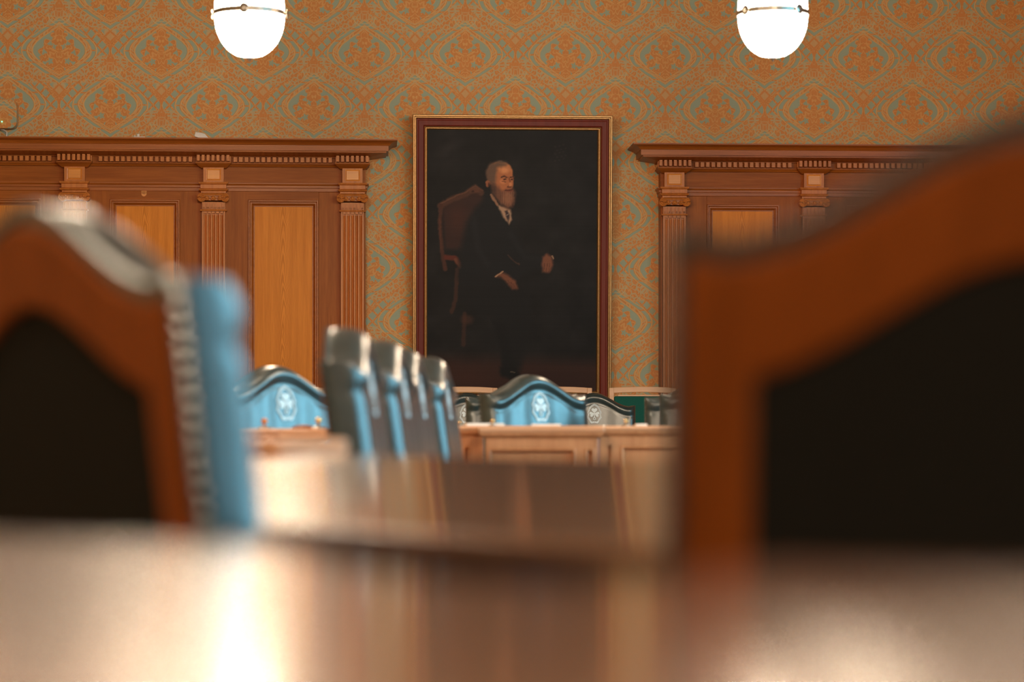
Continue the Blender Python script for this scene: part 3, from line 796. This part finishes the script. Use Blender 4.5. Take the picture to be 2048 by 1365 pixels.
def emblem_bm():
    bm = bmesh.new(); S = 0.108; cx, cz = 0.0, 0.975; T = 0.0016
    out = [(0,.70),(.06,.66),(.14,.635),(.27,.53),(.36,.40),(.40,.28),(.47,.13),(.50,.08),(.45,-.02),(.455,-.12),(.50,-.27),(.41,-.40),(.36,-.46),(.30,-.60),(.21,-.68),(.10,-.655),(0,-.655)]
    def ring(sc_o, sc_i):
        full = [(x, z) for x, z in out]+[(-x, z) for x, z in reversed(out[1:-1])]
        n = len(full); qs = []
        for k in range(n):
            a, b_ = full[k], full[(k+1)%n]
            qs.append([(a[0]*sc_o, a[1]*sc_o), (b_[0]*sc_o, b_[1]*sc_o), (b_[0]*sc_i, b_[1]*sc_i), (a[0]*sc_i, a[1]*sc_i)])
        return qs
    sets = [ring(1.0, 0.93), ring(0.89, 0.82)]
    for s in (-1, 1):       # belt loops at the foot
        sets.append([[(s*0.03, -.60), (s*0.20, -.62), (s*0.20, -.585), (s*0.03, -.565)]])
        sets.append([[(s*0.20, -.64), (s*0.27, -.56), (s*0.24, -.53), (s*0.17, -.60)]])
    sets.append([[(-.03, .02), (.03, .02), (.035, -.30), (-.035, -.30)]])
    sets.append([[(-.09, -.26), (-.05, -.26), (-.05, -.44), (-.09, -.40)], [(.05, -.26), (.09, -.26), (.09, -.40), (.05, -.44)], [(-.05, -.44), (.05, -.44), (.05, -.40), (-.05, -.40)]])
    for qs in sets:
        plate(bm, [[(cx+x*S, cz+z*S) for x, z in q] for q in qs], 0, T)
    for (ang, sz) in ((0, .44), (math.radians(108), .40), (math.radians(-108), .40)):
        h = heart(0, 0.03, sz, ang); c0 = (sum(p[0] for p in h)/len(h), sum(p[1] for p in h)/len(h))
        qs = [[c0, h[k], h[(k+1)%len(h)]] for k in range(len(h))]
        plate(bm, [[(cx+x*S, cz+z*S) for x, z in q] for q in qs], 0, T)
    for v in bm.verts:
        v.co.y = yfront(v.co.x, v.co.z)+0.0025+v.co.y
    lean_bm(bm); return bm
def make_chair():
    root = empty('council_chair', (0, 0, 0))
    # wooden back frame
    n = 32; xs_ = [-0.24+0.48*k/n for k in range(n+1)]
    qs = []
    zb, zi = 0.50, 0.62
    def tin(x): return top(x)-0.107
    for a, b_ in zip(xs_, xs_[1:]):
        qs.append([(a, tin(a)), (b_, tin(b_)), (b_, top(b_)), (a, top(a))])
        qs.append([(a, zb), (b_, zb), (b_, zi), (a, zi)])
    for s in (-1, 1):
        xo = [0.24, 0.26, 0.28, 0.300]
        for a, b_ in zip(xo, xo[1:]):
            for (z0f, z1f) in ((lambda x: zb, lambda x: zi), (lambda x: zi, lambda x: tin(0.24)), (lambda x: tin(0.24), lambda x: top(x))):
                qs.append([(s*a, z0f(a)), (s*b_, z0f(b_)), (s*b_, z1f(b_)), (s*a, z1f(a))])
    bm = bmesh.new(); plate(bm, qs, -0.036, 0.0)
    for v in bm.verts:
        if v.co.z > 0.9 and abs(v.co.z-top(v.co.x)) < 1e-4: v.co.z -= 0.008
    lean_bm(bm)
    link('back_frame', bm, M['chair_wood'], root, bevel=0.006)
    # dark cloth inside the frame
    bm = bmesh.new(); qs = [[(a, zi-0.01), (b_, zi-0.01), (b_, tin(b_)+0.01), (a, tin(a)+0.01)] for a, b_ in zip(xs_, xs_[1:])]
    plate(bm, qs, -0.028, 0.0); lean_bm(bm); link('back_cloth', bm, M['fabric'], root)
    # leather pad
    bm = bmesh.new(); NXp, NZp = 44, 34; g = []
    W = HW+0.012
    def sx(k):
        t = -1+2*k/NXp; return W*math.copysign(1-(1-abs(t))**1.5, t) if True else W*t
    for i in range(NXp+1):
        x = sx(i); zt = top(max(-HW, min(HW, x)), 0.014); rowv = []
        for j in range(NZp+1):
            t = j/NZp; t = 1-(1-t)**1.6
            z = 0.49+(zt-0.49)*t
            rowv.append(bm.verts.new((x, yfront(x, z), z)))
        g.append(rowv)
    for i in range(NXp):
        for j in range(NZp): bm.faces.new((g[i][j], g[i+1][j], g[i+1][j+1], g[i][j+1]))
    rim = [g[i][0] for i in range(NXp+1)]+[g[NXp][j] for j in range(1, NZp+1)]+[g[i][NZp] for i in range(NXp-1, -1, -1)]+[g[0][j] for j in range(NZp-1, 0, -1)]
    prev = rim
    for (f, yv) in ((1.0, 0.0), (1.0, -0.010), (0.985, -0.024), (0.93, -0.024)):
        new = []
        for v in rim:
            p = v.co; c = Vector((0, 0, 0.78))
            new.append(bm.verts.new((p.x*f, yv, c.z+(p.z-c.z)*f)))
        for k in range(len(rim)): bm.faces.new((prev[k], prev[(k+1)%len(rim)], new[(k+1)%len(rim)], new[k]))
        prev = new
    bm.faces.new(prev)
    lean_bm(bm); pad = link('backrest', bm, M['leather'], root, smooth=True)
    bm = emblem_bm(); o = link('emblem', bm, M['emblem'], pad); o['label'] = 'white shamrock emblem in a scalloped outline'
    # pinked leather edge held by tacks along the wooden frame
    bm = bmesh.new(); pts = []
    for k in range(26): pts.append((HW+0.006, 0.52+0.50*k/25))
    for k in range(46): x = HW-(2*HW)*k/45; pts.append((x, top(x)+0.008))
    for k in range(26): pts.append((-HW-0.006, 1.02-0.50*k/25))
    for (x, z) in pts:
        lathe(bm, [(0.0085, -0.004), (0.0085, 0.006), (0.004, 0.010)], 6, (x, -0.026, z), 'y')
    lean_bm(bm); link('nail_trim', bm, M['leather'], root)
    # seat
    bm = bmesh.new(); box(bm, -0.285, 0.285, 0.0, 0.52, 0.43, 0.52)
    bmesh.ops.bevel(bm, geom=list(bm.edges), offset=0.03, segments=4, affect='EDGES')
    link('seat', bm, M['leather'], root, smooth=True)
    bm = bmesh.new(); box(bm, -0.28, 0.28, 0.0, 0.50, 0.36, 0.43); link('seat_rail', bm, M['chair_wood'], root, bevel=0.004)
    for sx_ in (-1, 1):
        bm = bmesh.new(); lathe(bm, [(0.018, 0.0), (0.02, 0.03), (0.015, 0.06), (0.026, 0.30), (0.03, 0.37)], 14, (sx_*0.25, 0.46, 0)); link('leg', bm, M['chair_wood'], root, smooth=True)
        bm = bmesh.new(); box(bm, -0.022, 0.022, -0.022, 0.022, 0, 0.52)
        for v in bm.verts: v.co = Vector((v.co.x+sx_*0.262, v.co.y+0.0-0.10*(1-v.co.z/0.52)**1.5+0.0, v.co.z))
        link('leg', bm, M['chair_wood'], root, bevel=0.004)
    return root
chair0 = make_chair(); ch_used = False
def place(px, d, fx, fy, label, zoff=0.0):
    """px, d locate the top of the chair back"""
    global ch_used
    o = chair0 if not ch_used else copy_tree(chair0); ch_used = True
    n = math.hypot(fx, fy); fx /= n; fy /= n
    X, Y = at(px, d), d
    back = 0.64*TILT
    o.location = (X+fx*back, Y+fy*back, zoff); o.rotation_euler = (0, 0, -math.atan2(fx, fy))
    tag(o, label, 'chair', 'dark leather council chairs'); return o
place(90, 2.87, 0.77, 0.64, 'blurred orange-brown chair back with blue-lit leather side, filling the left foreground')
place(2080, 2.03, 0.0, 1.0, 'blurred orange-brown framed chair back filling the right foreground, largest chair in view')
place(678, 6.35, 0.99, -0.03, 'dark leather chair turned sideways, frontmost and tallest of the four in a row')
place(752, 7.24, 0.99, -0.05, 'dark leather chair turned sideways, second back in the row of four')
place(792, 8.02, 0.99, -0.06, 'dark leather chair turned sideways, third back in the row of four')
place(850, 8.98, 0.99, -0.06, 'dark leather chair turned sideways, rearmost of the row of four')
place(545, 10.3, 0.72, -0.69, 'blue-lit leather chair with white shamrock emblem behind the small desk at left')
place(1060, 12.1, 0.60, -0.80, 'bright blue-lit leather chair with shamrock emblem in the centre, below the portrait')
place(1045, 13.3, 0.0, -1.0, 'dark leather chair half hidden behind the bright central one')
place(1188, 18.4, 0.0, -1.0, 'small far dark chair with sharp shamrock emblem, right of the central chair')
place(934, 18.3, 0.0, -1.0, 'small far dark chair with half-hidden emblem, left of the central chair')
place(1444, 12.0, 0.0, -1.0, 'dark leather chair partly hidden by the right foreground chair, nearer one')
place(1402, 13.4, 0.0, -1.0, 'dark leather chair at the right, only a narrow edge showing behind the nearer one')

# ------------------------------------------------------------------ pale wooden chairs along the wall
def make_pale():
    root = empty('side_chair', (0, 0, 0))
    for s in (-1, 1):
        bm = bmesh.new(); box(bm, s*0.25-0.02, s*0.25+0.02, -0.02, 0.02, 0, 1.19)
        for v in bm.verts: v.co.y -= 0.10*abs(v.co.z-0.45)
        link('post', bm, M['pale_wood'], root, bevel=0.005)
    bm = bmesh.new(); qs = []; n = 12
    for k in range(n):
        a = -0.25+0.5*k/n; b_ = a+0.5/n
        f = lambda x: 0.010*(1-(x/0.25)**2)
        qs.append([(a, 1.145+f(a)), (b_, 1.145+f(b_)), (b_, 1.19+f(b_)), (a, 1.19+f(a))])
    plate(bm, qs, -0.105, -0.06)
    link('top_rail', bm, M['pale_wood'], root, bevel=0.004)
    bm = bmesh.new(); box(bm, -0.20, 0.20, -0.088, -0.05, 1.122, 1.134); link('back_bead', bm, M['pale_wood'], root)
    bm = bmesh.new(); box(bm, -0.228, 0.228, -0.085, -0.045, 0.66, 1.122); link('back_pad', bm, M['green'], root, bevel=0.01)
    bm = bmesh.new(); box(bm, -0.25, 0.25, 0.0, 0.48, 0.43, 0.49); link('seat', bm, M['green'], root, bevel=0.015)
    bm = bmesh.new(); box(bm, -0.25, 0.25, 0.0, 0.47, 0.38, 0.43); link('seat_rail', bm, M['pale_wood'], root)
    for s in (-1, 1):
        bm = bmesh.new(); box(bm, s*0.23-0.018, s*0.23+0.018, 0.42, 0.455, 0, 0.38); link('leg', bm, M['pale_wood'], root, bevel=0.004)
    return root
pale0 = make_pale(); used = False
for px, lab in ((582, 'pale wooden chair with green upholstery against the left panelling, mostly hidden'), (928, 'pale wooden chair below the left side of the portrait'),
                (1119, 'pale wooden chair below the right corner of the portrait'), (1288, 'pale wooden chair with green back pad, right of the portrait')):
    o = pale0 if not used else copy_tree(pale0); used = True
    o.location = (at(px, 19.3), 19.4, 0.0); o.rotation_euler = (0, 0, PI+TH)
    tag(o, lab, 'chair', 'pale wooden chairs along the wall')

# ------------------------------------------------------------------ council desks in front of the far chairs
def desk(name, label, px0, px1, d, panels, zt, th=0.030, depth=0.44, post=None):
    x0, x1 = at(px0, d), at(px1, d); w = x1-x0
    root = empty(name, ((x0+x1)/2, d, 0)); tag(root, label, 'desk', 'panelled council desks')
    h = w/2
    bm = bmesh.new(); box(bm, -h, h, 0, depth, zt-th, zt)
    link('top', bm, M['desk_top'], root, bevel=0.008)
    bm = bmesh.new()
    moulding(bm, [(0, zt-th-0.026), (0.006, zt-th-0.024), (0.010, zt-th-0.018), (0.022, zt-th-0.012), (0.024, zt-th-0.004), (0.024, zt-th), (0, zt-th)], -h+0.03, h-0.03, -0.03, True, True, -depth+0.02)
    link('under_moulding', bm, M['desk'], root)
    bm = bmesh.new(); zc = zt-th-0.002
    es = [-h+0.032]
    for a, b_ in panels: es += [at(a, d)-(x0+x1)/2, at(b_, d)-(x0+x1)/2]
    es.append(h-0.032)
    for i in range(0, len(es), 2): box(bm, es[i], es[i+1], 0.032, 0.06, 0, zc)
    for i in range(1, len(es)-1, 2):
        box(bm, es[i], es[i+1], 0.032, 0.06, zc-0.066, zc); box(bm, es[i], es[i+1], 0.032, 0.06, 0, 0.15); box(bm, es[i], es[i+1], 0.056, 0.066, 0.15, zc-0.066)
    for s in (-1, 1): box(bm, s*(h-0.045)-0.013, s*(h-0.045)+0.013, 0.06, depth-0.03, 0, zc)
    link('carcass', bm, M['desk'], root, bevel=0.002)
    for i in range(1, len(es)-1, 2):
        if es[i+1]-es[i] < 0.03: continue
        bm = bmesh.new(); frame(bm, es[i], es[i+1], 0.15, zc-0.066, [(0, 0.030), (0.006, 0.026), (0.012, 0.030), (0.018, 0.052), (0.020, 0.056)]); link('panel_moulding', bm, M['desk'], root)
    return root
ZT = 0.8795
desk('council_desk', 'projecting panelled desk in the centre, front of the bright blue chair', 956, 1210, 10.6, [(976, 1152), (1170, 1190)], ZT, 0.030, 0.34)
desk('council_desk', 'panelled desk to the right of the central desk, partly behind the right foreground chair', 1186, 1560, 10.95, [(1216, 1223), (1242, 1500)], ZT, 0.022)
desk('council_desk', 'panelled desk to the left of the central desk, behind the row of sideways chairs', 700, 980, 10.95, [(720, 900), (925, 942)], ZT, 0.022)
desk('council_desk', 'reddish desk below the blue-lit chair with emblem at left', 330, 652, 9.35, [(350, 545), (575, 635)], 0.868, 0.022, 0.36)
bm = bmesh.new(); X0, X1 = at(558, 9.2), at(654, 9.2); box(bm, X0, X1, 9.17, 9.34, 0.829, 0.866)
o = link('desk_box', bm, M['desk_top'], None, bevel=0.006); tag(o, 'pinkish wooden box at the end of the left desk top', 'box')

def fitting(px, py, d, s, label, mat):
    z = zat(py, d); r = empty('brass_fitting', (at(px, d), d, z)); tag(r, label, 'desk fitting')
    bm = bmesh.new(); lathe(bm, [(0.030*s, 0), (0.030*s, 0.006*s), (0.018*s, 0.010*s)], 18); link('base', bm, M['darkmetal'], r, smooth=False)
    bm = bmesh.new(); lathe(bm, [(0.008*s, 0.008*s), (0.006*s, 0.022*s), (0.014*s, 0.028*s), (0.016*s, 0.038*s), (0.010*s, 0.046*s), (0.003*s, 0.048*s)], 16); link('knob', bm, mat, r, smooth=True)
    return r
def pyz(z, d): return HY-(z-CZ)/d*F
fitting(985, pyz(ZT, 10.9), 10.9, 0.62, 'small brass knob on the central desk, in front of the bright chair', M['brass'])
fitting(1252, pyz(ZT, 11.2), 11.2, 0.62, 'small brass knob on the right-hand desk', M['brass'])
fitting(919, pyz(ZT, 11.3), 11.3, 0.45, 'tiny brass knob on the desk left of centre, by the half-hidden emblem', M['brass'])
fitting(637, pyz(0.868, 9.5), 9.5, 0.9, 'pale brass knob at the right end of the left desk', M['brass'])
fitting(529, pyz(0.868, 9.6), 9.6, 0.85, 'reddish wooden knob on the left desk, below the blue-lit chair', M['oak_pil'])
def sheet(px, d, z, w, dp, rz, label, th=0.004, mat=None, cat='paper'):
    bm = bmesh.new(); box(bm, -w/2, w/2, -dp/2, dp/2, 0, th)
    o = link('paper_stack', bm, mat or M['paperwhite'], None); o.location = (at(px, d), d, z); o.rotation_euler = (0, 0, rz)
    return tag(o, label, cat)
sheet(1092, 10.95, ZT, 0.13, 0.2, 0.0, 'white papers on the central desk, below the emblem', 0.008)
sheet(968, 11.1, ZT, 0.17, 0.18, 0.1, 'pale papers on the central desk, behind the brass knob', 0.012)
sheet(1282, 11.3, ZT, 0.05, 0.15, 0.0, 'small white paper on the right-hand desk', 0.009)
bm = bmesh.new(); sphere(bm, 0.045, (0, 0, 0), 10)
for v in bm.verts: v.co.z = max(0, v.co.z)*0.32; v.co.x *= 1.1
o = link('leather_pouch', bm, M['chair_wood'], None, smooth=True); o.location = (at(607, 9.55), 9.55, 0.868); tag(o, 'low reddish-brown rounded pouch on the left desk', 'pouch')

# ------------------------------------------------------------------ the large council table behind the near chairs
nx, nz_ = 0.79, 0.61
def near_pt(t): return Vector((-0.315+0.61*t, 2.83-0.79*t))
near = [near_pt(-2.4), near_pt(-1.2), near_pt(0), near_pt(0.4), near_pt(0.74), Vector((0.20, 2.20)), Vector((0.32, 2.22)), Vector((1.4, 2.30))]
far = [near_pt(-2.4)+Vector((nx, nz_))*0.92, near_pt(-1.2)+Vector((nx, nz_))*0.92, near_pt(0)+Vector((nx, nz_))*0.92, near_pt(0.4)+Vector((nx, nz_))*0.92, near_pt(0.8)+Vector((nx, nz_))*0.92, Vector((1.0, 2.85)), Vector((1.2, 2.75)), Vector((1.9, 2.7))]
far[2] = Vector((0.41, 3.39)); 
def zplane(p): return 0.76+0.07*max(0, (p.x+0.315)*0.79+(p.y-2.83)*0.61)
troot = empty('council_table', (-0.3, 3.6, 0)); tag(troot, 'large glossy brown council table stretching across the middle, behind the foreground chairs', 'table')
def slab(bm, A, B, za, zb_, th):
    def rows(P, z): return [bm.verts.new((p.x+0.3, p.y-3.6, z[i])) for i, p in enumerate(P)]
    a1 = rows(A, za); b1 = rows(B, zb_); a0 = rows(A, [z-th for z in za]); b0 = rows(B, [z-th for z in zb_])
    for i in range(len(A)-1):
        bm.faces.new((a1[i], a1[i+1], b1[i+1], b1[i])); bm.faces.new((a0[i], a0[i+1], b0[i+1], b0[i]))
        bm.faces.new((a1[i], a1[i+1], a0[i+1], a0[i])); bm.faces.new((b1[i], b1[i+1], b0[i+1], b0[i]))
    bm.faces.new((a1[0], b1[0], b0[0], a0[0])); bm.faces.new((a1[-1], b1[-1], b0[-1], a0[-1]))
bm = bmesh.new(); slab(bm, near, far, [zplane(p) for p in near], [zplane(p) for p in far], 0.016)
link('table_top', bm, M['table'], troot, bevel=0.004)
bm = bmesh.new(); A = [p+Vector((nx, nz_))*0.15 for p in near[:5]]; B = [p+Vector((nx, nz_))*0.025 for p in A]
slab(bm, A, B, [0.746]*5, [0.746]*5, 0.09); link('apron', bm, M['table'], troot)
bm = bmesh.new(); A = [p+Vector((nx, nz_))*0.52 for p in near[:5]]; B = [p+Vector((nx, nz_))*0.03 for p in A]
slab(bm, A, B, [0.74]*5, [0.74]*5, 0.74); link('modesty_panel', bm, M['oak'], troot)
bm = bmesh.new(); A = [p+Vector((nx, nz_))*0.85 for p in near[:5]]; B = [p+Vector((nx, nz_))*0.03 for p in A]
slab(bm, A, B, [0.78]*5, [0.78]*5, 0.78); link('modesty_panel', bm, M['oak'], troot)
# raised ledge on the far left edge
L0 = Vector((-0.52, 4.60)); A = [L0+Vector((0.61, -0.79))*t-Vector((nx, nz_))*0.04 for t in (-1.4, -0.8, -0.2, 0.20)]; B = [p+Vector((nx, nz_))*0.16 for p in A]
A2 = [Vector((p.x, p.y)) for p in A]
bm = bmesh.new(); slab(bm, A2, B, [0.852]*4, [0.852]*4, 0.034); link('ledge', bm, M['desk_top'], troot, bevel=0.008)

# near table under the camera
A = [Vector((-0.95, 2.06)), Vector((-0.39, 1.80)), Vector((-0.16, 1.62)), Vector((-0.096, 1.43)), Vector((-0.047, 1.31)), Vector((0.02, 1.25)), Vector((0.088, 1.31)), Vector((0.15, 1.43)), Vector((0.28, 1.335)), Vector((0.75, 1.20))]
B = [Vector((p.x, -0.5)) for p in A]
nroot = empty('foreground_table', (-0.3, 3.6, 0)); tag(nroot, 'blurred glossy table top along the bottom edge, nearest to the viewer', 'table')
bm = bmesh.new(); slab(bm, A, B, [0.793]*len(A), [0.793]*len(A), 0.03); link('table_top', bm, M['near_table'], nroot, bevel=0.006)
for p in ((-0.85, -0.4), (0.65, -0.4), (-0.85, 1.85), (0.65, 1.05)):
    bm = bmesh.new(); box(bm, p[0]-0.03+0.3, p[0]+0.03+0.3, p[1]-0.03-3.6, p[1]+0.03-3.6, 0, 0.763); link('leg', bm, M['near_table'], nroot)
